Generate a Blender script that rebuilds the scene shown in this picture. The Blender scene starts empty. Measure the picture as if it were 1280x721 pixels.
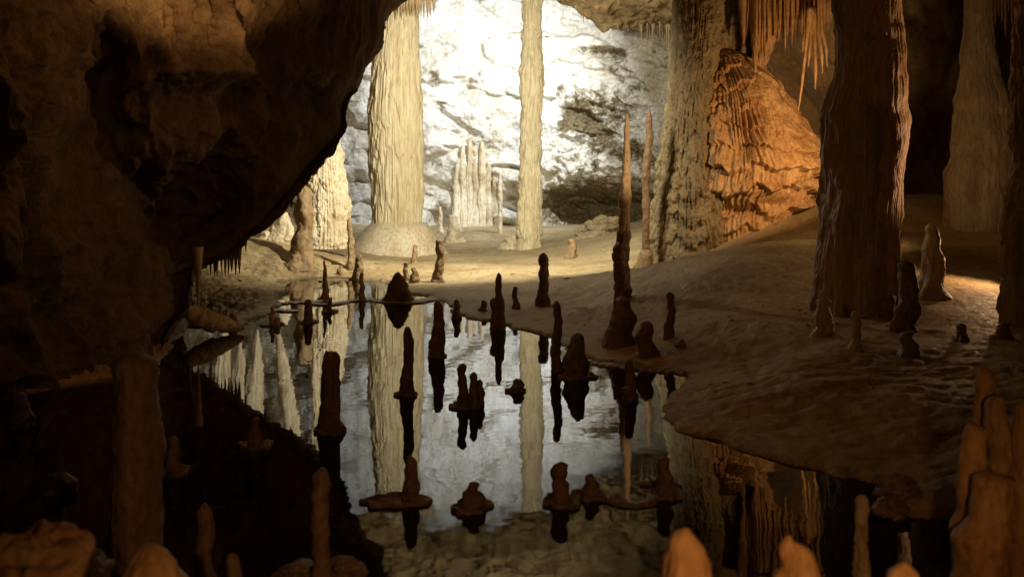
import bpy, math, random
import numpy as np
from mathutils import Vector

# ------------------------------------------------------------------ basics
F, H, VH = 1244.0, 2.5, 235.0        # focal length in photo pixels, eye height over the water, horizon row
scene = bpy.context.scene
COL = scene.collection
rng = random.Random(7)
nrs = np.random.RandomState(11)


def X(u, Y): return (u - 640.0) * Y / F
def Z(v, Y): return H + (VH - v) * Y / F
def depth(v, z=0.0): return (H - z) * F / (v - VH)


# ------------------------------------------------------------------ noise
_perm = nrs.permutation(256).astype(np.int32)
_perm = np.concatenate([_perm, _perm, _perm[:2]])
_g = nrs.normal(size=(256, 3)); _g /= np.linalg.norm(_g, axis=1)[:, None]
_g = _g.astype(np.float32)


def pn(x, y, z):
    x = np.asarray(x, np.float32); y = np.asarray(y, np.float32); z = np.asarray(z, np.float32)
    x, y, z = np.broadcast_arrays(x, y, z)
    xf, yf, zf = np.floor(x), np.floor(y), np.floor(z)
    xi = xf.astype(np.int32) & 255; yi = yf.astype(np.int32) & 255; zi = zf.astype(np.int32) & 255
    x = x - xf; y = y - yf; z = z - zf
    u = x*x*x*(x*(x*6-15)+10); v = y*y*y*(y*(y*6-15)+10); w = z*z*z*(z*(z*6-15)+10)
    out = 0
    for dx in (0, 1):
        wx = u if dx else 1-u
        for dy in (0, 1):
            wy = wx*(v if dy else 1-v)
            a = _perm[_perm[xi+dx] + yi+dy]
            for dz in (0, 1):
                g = _g[_perm[a + zi+dz]]
                out = out + wy*(w if dz else 1-w)*(g[..., 0]*(x-dx)+g[..., 1]*(y-dy)+g[..., 2]*(z-dz))
    return out*1.5


def fbm(x, y, z, o=4, lac=2.03, gain=.5):
    a, s = 1.0, 0
    for i in range(o):
        s = s + a*pn(x+17.3*i, y-9.1*i, z+5.7*i)
        x, y, z, a = x*lac, y*lac, z*lac, a*gain
    return s


def ridged(x, y, z, o=3, gain=.5):
    a, s = 1.0, 0
    for i in range(o):
        s = s + a*(1-2*np.abs(pn(x+7.7*i, y+3.3*i, z-4.1*i)))
        x, y, z, a = x*2.1, y*2.1, z*2.1, a*gain
    return s


def billow(x, y, z, o=3, gain=.5):
    a, s = 1.0, 0
    for i in range(o):
        s = s + a*(np.abs(pn(x+2.7*i, y+8.3*i, z-1.1*i))*2-.5)
        x, y, z, a = x*2.07, y*2.07, z*2.07, a*gain
    return s


def sstep(a, b, x):
    t = np.clip((x-a)/(b-a), 0, 1)
    return t*t*(3-2*t)


# ------------------------------------------------------------------ mesh helpers
def grid_mesh(name, V, wrap=False, cap=False, attr=None):
    """V: (rows, cols, 3). wrap closes the columns; cap adds a fan at first and last row."""
    n, m = V.shape[:2]
    co = V.reshape(-1, 3).astype(np.float32)
    i = np.arange(n-1)[:, None]
    j = np.arange(m if wrap else m-1)[None, :]
    j2 = (j+1) % m
    q = np.stack([i*m+j, i*m+j2, (i+1)*m+j2, (i+1)*m+j], -1).reshape(-1, 4)
    loops = q.reshape(-1)
    starts = np.arange(len(q))*4
    tot = np.full(len(q), 4)
    if cap:
        extra = np.array([V[0].mean(0), V[-1].mean(0)], np.float32)
        a, b = len(co), len(co)+1
        co = np.concatenate([co, extra])
        jj = np.arange(m); j3 = (jj+1) % m
        t1 = np.stack([np.full(m, a), j3, jj], -1)
        t2 = np.stack([np.full(m, b), (n-1)*m+jj, (n-1)*m+j3], -1)
        t = np.concatenate([t1, t2])
        starts = np.concatenate([starts, len(loops)+np.arange(len(t))*3])
        tot = np.concatenate([tot, np.full(len(t), 3)])
        loops = np.concatenate([loops, t.reshape(-1)])
    me = bpy.data.meshes.new(name)
    me.vertices.add(len(co)); me.vertices.foreach_set('co', co.reshape(-1))
    me.loops.add(len(loops)); me.loops.foreach_set('vertex_index', loops.astype(np.int32))
    me.polygons.add(len(starts))
    me.polygons.foreach_set('loop_start', starts.astype(np.int32))
    me.polygons.foreach_set('loop_total', tot.astype(np.int32))
    me.polygons.foreach_set('use_smooth', np.ones(len(starts), bool))
    me.update(calc_edges=True); me.validate()
    if attr:
        for k, a in attr.items():
            at = me.attributes.new(k, 'FLOAT', 'POINT')
            a = a.reshape(-1).astype(np.float32)
            if len(a) < len(co): a = np.concatenate([a, np.zeros(len(co)-len(a), np.float32)])
            at.data.foreach_set('value', a)
    return me


def link(name, me, mat, parent=None, loc=None):
    o = bpy.data.objects.new(name, me)
    COL.objects.link(o)
    me.materials.clear(); me.materials.append(mat)
    if parent: o.parent = parent
    if loc is not None: o.location = loc
    return o


def tag(o, label=None, cat=None, group=None, kind=None):
    if label: o['label'] = label
    if cat: o['category'] = cat
    if group: o['group'] = group
    if kind: o['kind'] = kind
    return o


def empty(name, loc):
    o = bpy.data.objects.new(name, None); COL.objects.link(o)
    o.location = loc; o.empty_display_size = .2
    return o


def grid_normals(V, wrap=False):
    if wrap:
        du = np.roll(V, -1, 1)-np.roll(V, 1, 1)
    else:
        du = np.gradient(V, axis=1)
    dv = np.gradient(V, axis=0)
    n = np.cross(du, dv)
    return n/(np.linalg.norm(n, axis=2, keepdims=True)+1e-9)


# ------------------------------------------------------------------ materials
def rock(name, cols, scale=1.0, streak=1.0, bump=.03, fine=1.0, rough=.6, spec=.35, stain_or_shade=None, mottle=.8, coord='Object'):
    """cols: colour stops light..dark of the mineral; streak < 1 stretches the pattern along z."""
    m = bpy.data.materials.new(name); m.use_nodes = True
    nt = m.node_tree; N = nt.nodes; L = nt.links
    for n in list(N): N.remove(n)
    out = N.new('ShaderNodeOutputMaterial'); b = N.new('ShaderNodeBsdfPrincipled')
    L.new(b.outputs[0], out.inputs[0])
    tc = N.new('ShaderNodeTexCoord'); mp = N.new('ShaderNodeMapping')
    L.new(tc.outputs[coord], mp.inputs[0]); mp.inputs['Scale'].default_value = (1, 1, streak)

    def noise(sc, det=6, ro=.6, dist=.0):
        n = N.new('ShaderNodeTexNoise'); L.new(mp.outputs[0], n.inputs['Vector'])
        n.inputs['Scale'].default_value = sc; n.inputs['Detail'].default_value = det
        n.inputs['Roughness'].default_value = ro; n.inputs['Distortion'].default_value = dist
        return n
    n1 = noise(.9*scale, 7, .62, .3)
    r = N.new('ShaderNodeValToRGB'); L.new(n1.outputs[0], r.inputs[0])
    e = r.color_ramp.elements
    k = len(cols)
    while len(e) < k: e.new(.5)
    for i, c in enumerate(cols):
        e[i].position = .32+.36*i/(k-1); e[i].color = (*c, 1)
    col = r.outputs[0]
    n2 = noise(11*scale, 6, .7)
    mx = N.new('ShaderNodeMix'); mx.data_type = 'RGBA'; mx.blend_type = 'MULTIPLY'
    r2 = N.new('ShaderNodeValToRGB'); L.new(n2.outputs[0], r2.inputs[0])
    r2.color_ramp.elements[0].position = .36; r2.color_ramp.elements[0].color = (.55, .48, .4, 1)
    r2.color_ramp.elements[1].position = .56; r2.color_ramp.elements[1].color = (1, 1, 1, 1)
    mx.inputs[0].default_value = mottle
    L.new(col, mx.inputs[6]); L.new(r2.outputs[0], mx.inputs[7]); col = mx.outputs[2]
    if stain_or_shade:
        at = N.new('ShaderNodeAttribute'); at.attribute_name = 'stain_or_shade'
        n3 = noise(4.2*scale, 8, .74, .4)
        ad = N.new('ShaderNodeMath'); ad.operation = 'ADD'; L.new(at.outputs['Fac'], ad.inputs[0]); L.new(n3.outputs[0], ad.inputs[1])
        r3 = N.new('ShaderNodeValToRGB'); L.new(ad.outputs[0], r3.inputs[0])
        r3.color_ramp.elements[0].position = .68; r3.color_ramp.elements[0].color = (0, 0, 0, 1)
        r3.color_ramp.elements[1].position = .86; r3.color_ramp.elements[1].color = (1, 1, 1, 1)
        m3 = N.new('ShaderNodeMix'); m3.data_type = 'RGBA'
        L.new(r3.outputs[0], m3.inputs[0]); L.new(col, m3.inputs[6])
        r4 = N.new('ShaderNodeValToRGB'); L.new(n2.outputs[0], r4.inputs[0])
        r4.color_ramp.elements[0].position = .35; r4.color_ramp.elements[0].color = (*stain_or_shade[0], 1)
        r4.color_ramp.elements[1].position = .65; r4.color_ramp.elements[1].color = (*stain_or_shade[1], 1)
        L.new(r4.outputs[0], m3.inputs[7]); col = m3.outputs[2]
    L.new(col, b.inputs['Base Color'])
    rr = N.new('ShaderNodeMapRange'); L.new(n2.outputs[0], rr.inputs[0])
    rr.inputs[1].default_value = .3; rr.inputs[2].default_value = .7
    rr.inputs[3].default_value = max(.05, rough-.2); rr.inputs[4].default_value = min(1, rough+.2)
    L.new(rr.outputs[0], b.inputs['Roughness'])
    b.inputs['Specular IOR Level'].default_value = spec
    nb = noise(7*scale, 8, .68, .2)
    bp = N.new('ShaderNodeBump'); bp.inputs['Strength'].default_value = .9
    bp.inputs['Distance'].default_value = bump
    L.new(nb.outputs[0], bp.inputs['Height'])
    nf = noise(42*scale, 5, .6)
    b2 = N.new('ShaderNodeBump'); b2.inputs['Strength'].default_value = .7*fine
    b2.inputs['Distance'].default_value = bump*.22
    L.new(nf.outputs[0], b2.inputs['Height']); L.new(bp.outputs[0], b2.inputs['Normal'])
    L.new(b2.outputs[0], b.inputs['Normal'])
    return m


M = {}
M['backwall'] = rock('white_limestone', [(.78, .76, .70), (.73, .70, .62), (.56, .50, .38)], .55, 1, .12, 1, .75, .2, mottle=.75,
                     stain_or_shade=[(.06, .042, .02), (.25, .19, .10)])
M['wall'] = rock('brown_limestone', [(.40, .29, .16), (.31, .215, .115), (.18, .12, .06)], .6, .8, .07, 1, .7, .25)
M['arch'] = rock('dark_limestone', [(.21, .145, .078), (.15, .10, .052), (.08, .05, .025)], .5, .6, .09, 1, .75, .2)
M['ceiling'] = rock('ceiling_limestone', [(.42, .33, .18), (.34, .25, .13), (.22, .15, .07)], .7, 1, .06, 1, .75, .2)
M['floor'] = rock('calcite_floor', [(.52, .42, .25), (.45, .35, .19), (.30, .21, .10)], .7, 1, .05, 1.5, .62, .28,
                  stain_or_shade=[(.12, .085, .045), (.28, .21, .11)])
M['column'] = rock('cream_calcite', [(.73, .67, .48), (.68, .60, .40), (.56, .47, .28)], .9, .10, .02, 1, .55, .35, mottle=.6)
M['white'] = rock('white_calcite', [(.74, .68, .54), (.68, .60, .43), (.55, .45, .28)], 1.2, .25, .03, 1, .55, .35)
M['tan'] = rock('tan_calcite', [(.52, .41, .25), (.44, .335, .19), (.30, .21, .11)], 1.2, .35, .02, 1, .55, .35)
M['pale'] = rock('olive_calcite', [(.28, .22, .12), (.235, .18, .092), (.16, .115, .06)], 1.2, .35, .03, 1, .6, .3)
M['bark'] = rock('dull_tan_calcite', [(.36, .26, .14), (.29, .20, .10), (.18, .115, .055)], 1.6, .4, .02, 1, .6, .3)
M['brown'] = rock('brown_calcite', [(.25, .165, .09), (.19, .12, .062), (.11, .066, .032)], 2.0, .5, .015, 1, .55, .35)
M['orange'] = rock('ochre_calcite', [(.55, .36, .18), (.47, .285, .125), (.33, .175, .07)], 1.1, .4, .03, 1, .55, .35)
M['bigcol'] = rock('ochre_brown_calcite', [(.50, .40, .27), (.42, .325, .21), (.28, .205, .125)], 1.5, .2, .02, 1, .6, .3)
M['rim'] = rock('calcite_rim', [(.30, .22, .14), (.22, .15, .09), (.12, .08, .045)], 3, 1, .012, 1, .5, .4)
M['stone'] = rock('pale_rock', [(.62, .55, .38), (.52, .44, .28), (.34, .26, .14)], 1.6, 1, .05, 1, .75, .2)


def water_mat():
    m = bpy.data.materials.new('still_water'); m.use_nodes = True
    nt = m.node_tree; N = nt.nodes; L = nt.links
    for n in list(N): N.remove(n)
    out = N.new('ShaderNodeOutputMaterial'); mix = N.new('ShaderNodeMixShader')
    fr = N.new('ShaderNodeFresnel'); fr.inputs['IOR'].default_value = 1.36
    tr = N.new('ShaderNodeBsdfTransparent'); tr.inputs[0].default_value = (.27, .215, .14, 1)
    gl = N.new('ShaderNodeBsdfGlossy'); gl.inputs['Roughness'].default_value = .012
    gl.inputs['Color'].default_value = (.97, .98, 1, 1)
    tc = N.new('ShaderNodeTexCoord'); no = N.new('ShaderNodeTexNoise'); no.inputs['Scale'].default_value = 2.2
    no.inputs['Detail'].default_value = 2
    L.new(tc.outputs['Object'], no.inputs['Vector'])
    bp = N.new('ShaderNodeBump'); bp.inputs['Strength'].default_value = .3; bp.inputs['Distance'].default_value = .006
    L.new(no.outputs[0], bp.inputs['Height']); L.new(bp.outputs[0], gl.inputs['Normal'])
    n2 = N.new('ShaderNodeTexNoise'); n2.inputs['Scale'].default_value = .9; n2.inputs['Detail'].default_value = 6
    L.new(tc.outputs['Object'], n2.inputs['Vector'])
    mr = N.new('ShaderNodeMapRange'); L.new(n2.outputs[0], mr.inputs[0]); mr.inputs[1].default_value = .45; mr.inputs[2].default_value = .7
    mr.inputs[3].default_value = .004; mr.inputs[4].default_value = .05
    L.new(mr.outputs[0], gl.inputs['Roughness'])
    L.new(fr.outputs[0], mix.inputs[0]); L.new(tr.outputs[0], mix.inputs[1]); L.new(gl.outputs[0], mix.inputs[2])
    L.new(mix.outputs[0], out.inputs[0])
    return m


# ------------------------------------------------------------------ ground
shore_px = [(190, 470), (205, 440), (232, 408), (262, 409), (300, 412), (318, 398), (345, 388), (348, 366), (352, 352),
            (400, 347), (470, 350), (500, 366), (545, 373), (562, 388), (600, 401), (640, 409), (680, 421), (712, 440),
            (745, 453), (800, 458), (842, 463), (872, 470), (846, 482), (832, 498), (829, 520), (842, 538), (900, 551),
            (960, 570), (1020, 586), (1085, 606), (1106, 628), (1120, 645), (1185, 652), (1240, 690), (1300, 730)]
shore = [(X(u, depth(v)), depth(v)) for u, v in shore_px] + [(3.2, 5.4), (1.0, 5.0), (-.8, 5.1), (-2.4, 4.7), (-4.2, 5.2), (-6.5, 7.5), (-7, 11)]
shore = np.array(shore)


def sdist(x, y):
    """signed distance to the shoreline, positive on land"""
    d = np.full(x.shape, 1e9, np.float32); ins = np.zeros(x.shape, bool)
    n = len(shore)
    for i in range(n):
        ax, ay = shore[i]; bx, by = shore[(i+1) % n]
        ex, ey = bx-ax, by-ay
        t = np.clip(((x-ax)*ex+(y-ay)*ey)/(ex*ex+ey*ey), 0, 1)
        d = np.minimum(d, (x-ax-t*ex)**2+(y-ay-t*ey)**2)
        c = (ay > y) != (by > y)
        if ey != 0: ins ^= c & (x < ex*(y-ay)/ey+ax)
    d = np.sqrt(d)
    return np.where(ins, -d, d)


def G(u, v, z): Y = depth(v, z); return (X(u, Y), Y, z)
def P(u, v, Y): return (X(u, Y), Y, Z(v, Y))


ctrl = [G(660, 312, .15), G(560, 330, .12), G(620, 340, .12), G(740, 326, .2), G(720, 380, .12), G(770, 425, .12),
        G(650, 375, .1), G(590, 378, .08), G(870, 410, .34), G(900, 332, .95), P(1000, 258, 30), P(950, 302, 23), P(860, 330, 27),
        P(830, 310, 31), G(1000, 385, .45), G(1080, 384, .5), G(1190, 352, .72), G(1190, 312, 1.1), P(1225, 278, 26),
        G(1280, 395, .55), G(1000, 450, .40), G(1100, 520, .38), G(1200, 625, .45), G(1290, 590, .6), G(900, 500, .3),
        G(960, 545, .26), G(1050, 585, .28), G(1150, 450, .42),
        G(300, 335, .45), P(335, 300, 30), G(400, 308, .4), G(262, 372, .2), G(330, 368, .12), G(430, 322, .2), G(470, 340, .1),
        (0, 45, .5), (-8, 44, .8), (-14, 38, 1.2), (-18, 28, 1.4), (5, 46, .8), P(790, 285, 41), P(840, 280, 37), (16, 33, 2.3),
        (22, 25, 1.6), (20, 14, 1.0), (-13, 15, .6), (-12, 10, .7), (-10, 6, .9),
        (0, 3.8, .55), (-3, 3.6, .75), (3, 3.8, .6), (0, 2, .9), (-5, 3, 1.0), (6, 4, .9), (6.5, 7, .7)]
ctrl = np.array(ctrl)


def _U(r2): return r2*np.log(r2+1e-9)


_n = len(ctrl)
_A = np.zeros((_n+3, _n+3))
_d2 = (ctrl[:, None, 0]-ctrl[None, :, 0])**2+(ctrl[:, None, 1]-ctrl[None, :, 1])**2
_A[:_n, :_n] = _U(_d2)+np.eye(_n)*2.0
_A[:_n, _n] = 1; _A[:_n, _n+1:] = ctrl[:, :2]; _A[_n, :_n] = 1; _A[_n+1:, :_n] = ctrl[:, :2].T
_w = np.linalg.solve(_A, np.concatenate([ctrl[:, 2], [0, 0, 0]]))


def tps(x, y):
    s = _w[_n]+_w[_n+1]*x+_w[_n+2]*y
    for i in range(_n):
        s = s+_w[i]*_U((x-ctrl[i, 0])**2+(y-ctrl[i, 1])**2)
    return np.clip(s, .05, 3.2)


def ground_z(x, y, detail=True, want=False):
    x = np.asarray(x, np.float64); y = np.asarray(y, np.float64)
    sd = sdist(x, y)
    sd = sd+.012*y*pn(x*1.3, y*1.0, 3.3)+.007*y*pn(x*4, y*3, 9.3)+.004*y*pn(x*11, y*7, 2.3)
    T = tps(x, y)
    right = sstep(1.0, 2.5, x)*sstep(14.5, 12, y)
    lip = .05+.04*right
    W = 2.5-.7*right
    land = lip*(1-np.exp(-np.maximum(sd, 0)/(.07+.06*right)))
    land = land+(T-lip)*sstep(0, 1, np.maximum(sd, 0)/W)
    if detail:
        roughL = sstep(-2, -6, x)*sstep(30, 18, y)          # coarse crust on the left shore
        k = sstep(0, .8, sd)
        land = land+k*(.05*fbm(x*.7, y*.7, 1.5, 4)+(.013+.10*roughL)*billow(x*3.2, y*3.2, .7, 4, .6)+.008*fbm(x*6, y*6, 4.4, 3))
        land = land-k*right*.035*sstep(.8, 1.2, ridged(x*1.1+y*.4, y*2.6, 8.8, 2))   # shallow cracks on the bank
        land = land+k*.03*np.floor(3*pn(x*.35, y*.5, 6.1))/3*sstep(24, 28, y)           # low rimstone steps
    bed = -(.05+.42*(1-np.exp(np.minimum(sd, 0)/.9)))
    if detail:
        bed = bed+sstep(0, -.8, sd)*(.10*fbm(x*1.1, y*1.1, 2.2, 4)+.05*billow(x*2.6, y*2.6, 5.2, 3))
        bed = np.minimum(bed, -.015)
    z = np.where(sd > 0, land, bed)
    return (z, sd) if want else z


def gz(x, y): return float(ground_z(np.array([x]), np.array([y]))[0])


def ground_hit(u, v, y0=4.0, y1=46.0):
    Y = np.linspace(y0, y1, 900)
    z = np.maximum(ground_z(X(u, Y), Y, False), 0)
    below = Z(v, Y) <= z
    i = int(np.argmax(below)) if below.any() else len(Y)-1
    return float(Y[i])


rows, cols_ = 660, 900
yy = np.exp(np.linspace(math.log(1.6), math.log(54), rows))[:, None]
ss = np.linspace(-1, 1, cols_)[None, :]
gx = ss*(yy*.78+1.5); gy = yy+0*ss
gh, gsd = ground_z(gx, gy, True, True)
st = .16*sstep(-2, -6, gx)*sstep(32, 20, gy)+.17*sstep(24, 28, gy)*(.4+1.2*np.clip(.5+pn(gx*.25, gy*.4, 4.), 0, 1))+.06*sstep(3, 6, gx)*sstep(14, 10, gy)-.1*sstep(-1, 2, gx)*sstep(14, 18, gy)
st = st+.25*sstep(.25, 0, gsd)*sstep(-.6, .0, gsd)
link('ground', grid_mesh('ground', np.stack([gx, gy, gh], -1), attr={'stain_or_shade': st}), M['floor'])['kind'] = 'structure'

wv = np.array([[[-16, 3.5, 0], [10, 3.5, 0]], [[-16, 34, 0], [10, 34, 0]]], float)
tag(link('water', grid_mesh('water', wv), water_mat()), kind='structure')


# ------------------------------------------------------------------ cave walls and ceiling
def smooth_poly(pts, n):
    p = np.array(pts, float)
    for _ in range(4):                      # Chaikin
        q = np.empty((2*len(p)-2, p.shape[1])); q[0::2] = .75*p[:-1]+.25*p[1:]; q[1::2] = .25*p[:-1]+.75*p[1:]
        p = np.concatenate([p[:1], q, p[-1:]])
    s = np.concatenate([[0], np.cumsum(np.linalg.norm(np.diff(p[:, :2], axis=0), axis=1))])
    t = np.linspace(0, s[-1], n)
    return np.stack([np.interp(t, s, p[:, k]) for k in range(p.shape[1])], -1)


# back wall
plan = smooth_poly([(-26, 16), (-24, 30), (-17, 41), (-9, 47.5), (0, 49), (5, 48), (9, 45), (12, 40), (13, 34)], 1150)
zs = np.linspace(-.8, 15.5, 380)
bx = plan[None, :, 0]+0*zs[:, None]; by = plan[None, :, 1]+0*zs[:, None]; bz = zs[:, None]+0*bx
V = np.stack([bx, by, bz], -1)
nrm = np.zeros_like(V); tng = np.gradient(plan, axis=0); tng /= np.linalg.norm(tng, axis=1)[:, None]
nrm[..., 0] = -(-tng[None, :, 1]); nrm[..., 1] = -tng[None, :, 0]      # towards the chamber
by_px_u = 640+F*bx/by; by_px_v = VH-F*(bz-H)/by


def blob(u0, v0, su, sv): return np.exp(-((by_px_u-u0)/su)**2-((by_px_v-v0)/sv)**2)


d = 1.1*fbm(bx*.16, by*.16, bz*.2, 3)+.30*ridged(bx*.32, by*.32, bz*.42, 2)+.07*billow(bx*1.3, by*1.3, bz*1.5, 4, .6)-.35*sstep(.62, .95, ridged(bx*.3+4, by*.3, bz*.7+bx*.15, 2)-.25)
lower_right = sstep(640, 740, by_px_u)*sstep(60, 150, by_px_v)
d = d+(.28*billow(bx*.9+3, by*.9, bz*.9, 4, .62)+.12*ridged(bx*2.2, by*2.2, bz*2.2, 3))*(.10+1.0*lower_right)
# overhanging shelf with a hollow below it, and the low openings along the foot of the wall
d = d+1.2*blob(740, 215, 70, 26)-2.2*blob(745, 262, 75, 22)-1.6*blob(548, 275, 12, 14)-1.6*blob(622, 286, 22, 10)-.9*blob(432, 235, 18, 40)
d = d-.9*blob(715, 130, 9, 30)-.5*blob(772, 70, 40, 6)
d = d-2.0*sstep(10, 15, bz)*0+.7*sstep(2.2, .2, bz)*sstep(.0, 1, 1-lower_right)
V = V+nrm*d[..., None]
seam = np.abs(pn(bx*.55+1.5*pn(bx*.3, by*.3, bz*.4), by*.55, bz*.8+bx*.25))
seam2 = np.abs(pn(bx*1.7+5, by*1.7, bz*2.1+bx*.5))
wall_stain_shade = -.07+.13*lower_right+.20*sstep(.05, 0, seam)*sstep(-.1, .3, pn(bx*.4, by*.4, bz*.5))+.12*sstep(.05, 0, seam2)*sstep(.0, .4, pn(bx*.5+9, by*.5, bz*.6))+.40*sstep(432, 370, by_px_u)+.20*sstep(.0, .6, fbm(bx*.35, by*.35, bz*.5+bx*.2, 3))+.34*blob(720, 140, 22, 30)+.26*blob(762, 68, 55, 9)+.30*blob(745, 255, 90, 26)+.3*blob(770, 140, 40, 40)  # stains, with the left end browned in colour for its weaker light
wall_stain_shade = wall_stain_shade+.34*blob(540, 98, 9, 13)+.36*blob(587, 149, 24, 6)+.30*blob(603, 100, 13, 18)+.14*blob(610, 175, 36, 13)+.3*blob(545, 205, 14, 12)+.25*blob(548, 130, 12, 30)+.32*blob(690, 46, 24, 5)+.3*blob(740, 62, 40, 4)+.3*blob(772, 85, 12, 8)+.3*blob(700, 110, 9, 14)
wall_stain_shade = wall_stain_shade+.16*sstep(280, 200, by_px_v)*0+.25*blob(430, 235, 22, 36)+.12*sstep(215, 275, by_px_v)+.12*sstep(640, 700, by_px_u)*sstep(150, 210, by_px_v)
bw_u = 640+F*V[..., 0]/V[..., 1]; bw_v = VH-F*(V[..., 2]-H)/V[..., 1]; bw_y = V[..., 1].copy()
tag(link('cave_wall', grid_mesh('cave_wall', V, attr={'stain_or_shade': wall_stain_shade}), M['backwall']), kind='structure')

# right wall behind the big columns
plan = smooth_poly([(9.5, 39), (10.5, 34.5), (13, 33), (17, 31), (21, 27), (23, 18), (21, 6), (19, -3)], 620)
zs = np.linspace(-.5, 13, 260)
bx = plan[None, :, 0]+0*zs[:, None]; by = plan[None, :, 1]+0*zs[:, None]; bz = zs[:, None]+0*bx
V = np.stack([bx, by, bz], -1)
tng = np.gradient(plan, axis=0); tng /= np.linalg.norm(tng, axis=1)[:, None]
nrm = np.zeros_like(V); nrm[..., 0] = tng[None, :, 1]; nrm[..., 1] = -tng[None, :, 0]
by_px_u = 640+F*bx/np.maximum(by, 1); by_px_v = VH-F*(bz-H)/np.maximum(by, 1)
d = 1.3*fbm(bx*.2, by*.2, bz*.16, 3)+.5*ridged(bx*.5, by*.5, bz*.25, 3)+.2*billow(bx*1.4, by*1.4, bz*.8, 4)
d = d-2.6*blob(1160, 190, 45, 70)*(by > 8)+1.3*blob(1150, 60, 60, 45)*(by > 8)-1.6*blob(1275, 100, 22, 90)*(by > 8)
d = d+1.6*sstep(5, 9, bz)
V = V+nrm*d[..., None]
tag(link('cave_wall', grid_mesh('cave_wall_right', V), M['wall']), kind='structure')

# ceiling
cx = np.linspace(-24, 25, 520)[None, :]; cy = np.linspace(-4, 52, 560)[:, None]
cx = cx+0*cy; cy = cy+0*cx
cu = 640+F*cx/np.maximum(cy, 3)
cz = 3.4+.19*cy
dip = sstep(690, 760, cu)*sstep(29, 35, cy)
cz = cz-1.35*dip-.75*sstep(560, 700, cu)*sstep(33, 37, cy)-.75*sstep(545, 500, cu)*sstep(33, 37, cy)
back = sstep(38.2, 41.5, cy+1.2*pn(cx*.4, 3.1, 8.8))
cz = cz*(1-back)+(14.2+.02*cx)*back
cz = cz+.35*fbm(cx*.35, cy*.35, 7.7, 5)+.20*billow(cx*1.1, cy*1.1, 2.1, 4, .6)+.22*ridged(cx*.9, cy*.5, 5.1, 3)*dip
tag(link('cave_ceiling', grid_mesh('cave_ceiling', np.stack([cx, cy, cz], -1)[::-1]), M['ceiling']), kind='structure')

# the great rock overhang on the left: a thick lip lofted from the near left to its far edge
edge = smooth_poly([(545, -90, 25), (515, -20, 24), (496, 4, 23.4), (478, 22, 23), (471, 42, 22.6), (470, 56, 22.4), (458, 74, 22), (446, 100, 21.6),
                    (432, 128, 21.2), (428, 150, 20.8), (427, 172, 20.4), (412, 192, 20), (392, 214, 19.6), (376, 240, 19.1), (352, 264, 18.6),
                    (330, 282, 18.2), (305, 306, 17.7), (278, 324, 17.3), (250, 334, 17), (243, 352, 16.6), (244, 378, 16.2), (228, 402, 15.9),
                    (206, 424, 15.4), (196, 452, 14.8), (192, 490, 14.4)], 520)
anch = smooth_poly([(-300, -420, 7.5), (-300, -150, 7.5), (-300, 150, 7.5), (-300, 420, 8), (-300, 640, 8.5), (-300, 720, 8.5)], 520)
sF = np.linspace(0, 1, 520)[None, :]; sB = np.linspace(1, 0, 110)[None, :]
eu, ev, eY = [edge[:, k:k+1] for k in range(3)]; au, av, aY = [anch[:, k:k+1] for k in range(3)]
fu = eu+(au-eu)*sF**1.25; fv = ev+(av-ev)*sF; fY = eY+(aY-eY)*(.35*sF**.55+.65*sF)
_wn = 26*pn(fu/70, fv/80, 3.3)+10*pn(fu/25, fv/30, 8.3)
wu = np.exp(-(np.abs((fu+_wn-118-.10*(fv-140))/66)**3+np.abs((fv+_wn-165)/150)**3))
fY = fY+2.3*wu
fY = fY-.9*np.exp(-((fu-5)/60)**2-((fv-110)/140)**2)-1.3*np.exp(-((fu+5)/45)**2-((fv-310)/60)**2)
fY = fY+1.0*sstep(85, 125, fv+14*pn(fu/60, fv/80, 2))*sstep(150, 220, fu)*sstep(480, 400, fu)
fY = fY+2.4*np.exp(-((fu-250)/70)**2-((fv-270)/50)**2)*sstep(0, .2, sF)
bu = eu-70*sB**1.5-10*sB; bv = ev-165*sB**.85*sstep(345, 300, ev); bY = eY+5.5*sB**.75
U_ = np.concatenate([bu, fu[:, 1:]], 1); V_ = np.concatenate([bv, fv[:, 1:]], 1); Y_ = np.concatenate([bY, fY[:, 1:]], 1)
V = np.stack([X(U_, Y_), Y_, Z(V_, Y_)], -1)
nn = grid_normals(V)
if nn[260, 400, 1] > 0: nn = -nn
for ax in (0, 1):                           # even the directions out so that the relief does not fold over itself
    kk = 45
    pad = [(kk, kk) if a == ax else (0, 0) for a in range(3)]
    cs = np.cumsum(np.pad(nn, pad, mode='edge'), axis=ax)
    nn = np.take(cs, range(2*kk, cs.shape[ax]), ax)-np.concatenate([np.zeros_like(np.take(cs, [0], ax)), np.take(cs, range(0, cs.shape[ax]-2*kk-1), ax)], ax)
nn /= np.linalg.norm(nn, axis=2, keepdims=True)
x, y, z = V[..., 0], V[..., 1], V[..., 2]
d = .60*fbm(x*.5, y*.5, z*.35, 4)+.10*(billow(x*2.2, y*2.2, z*.35, 3))+.09*billow(x*1.5, y*.8, z*1.4, 4)+.02*fbm(x*6, y*2, z*5, 3)
d = d+.22*sstep(3.5, 5.5, z)*billow(x*3.2, y*1.2, z*.18, 2)
d = d*(1-.4*np.concatenate([0*sB+0*wu[:, :1], wu[:, 1:]], 1))*(.35+.65*sstep(0, .25, np.concatenate([sB, sF[:, 1:]], 1)+0*x))
V = V+nn*d[..., None]
tag(link('rock_wall', grid_mesh('rock_wall', V), M['arch']), kind='structure')


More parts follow.
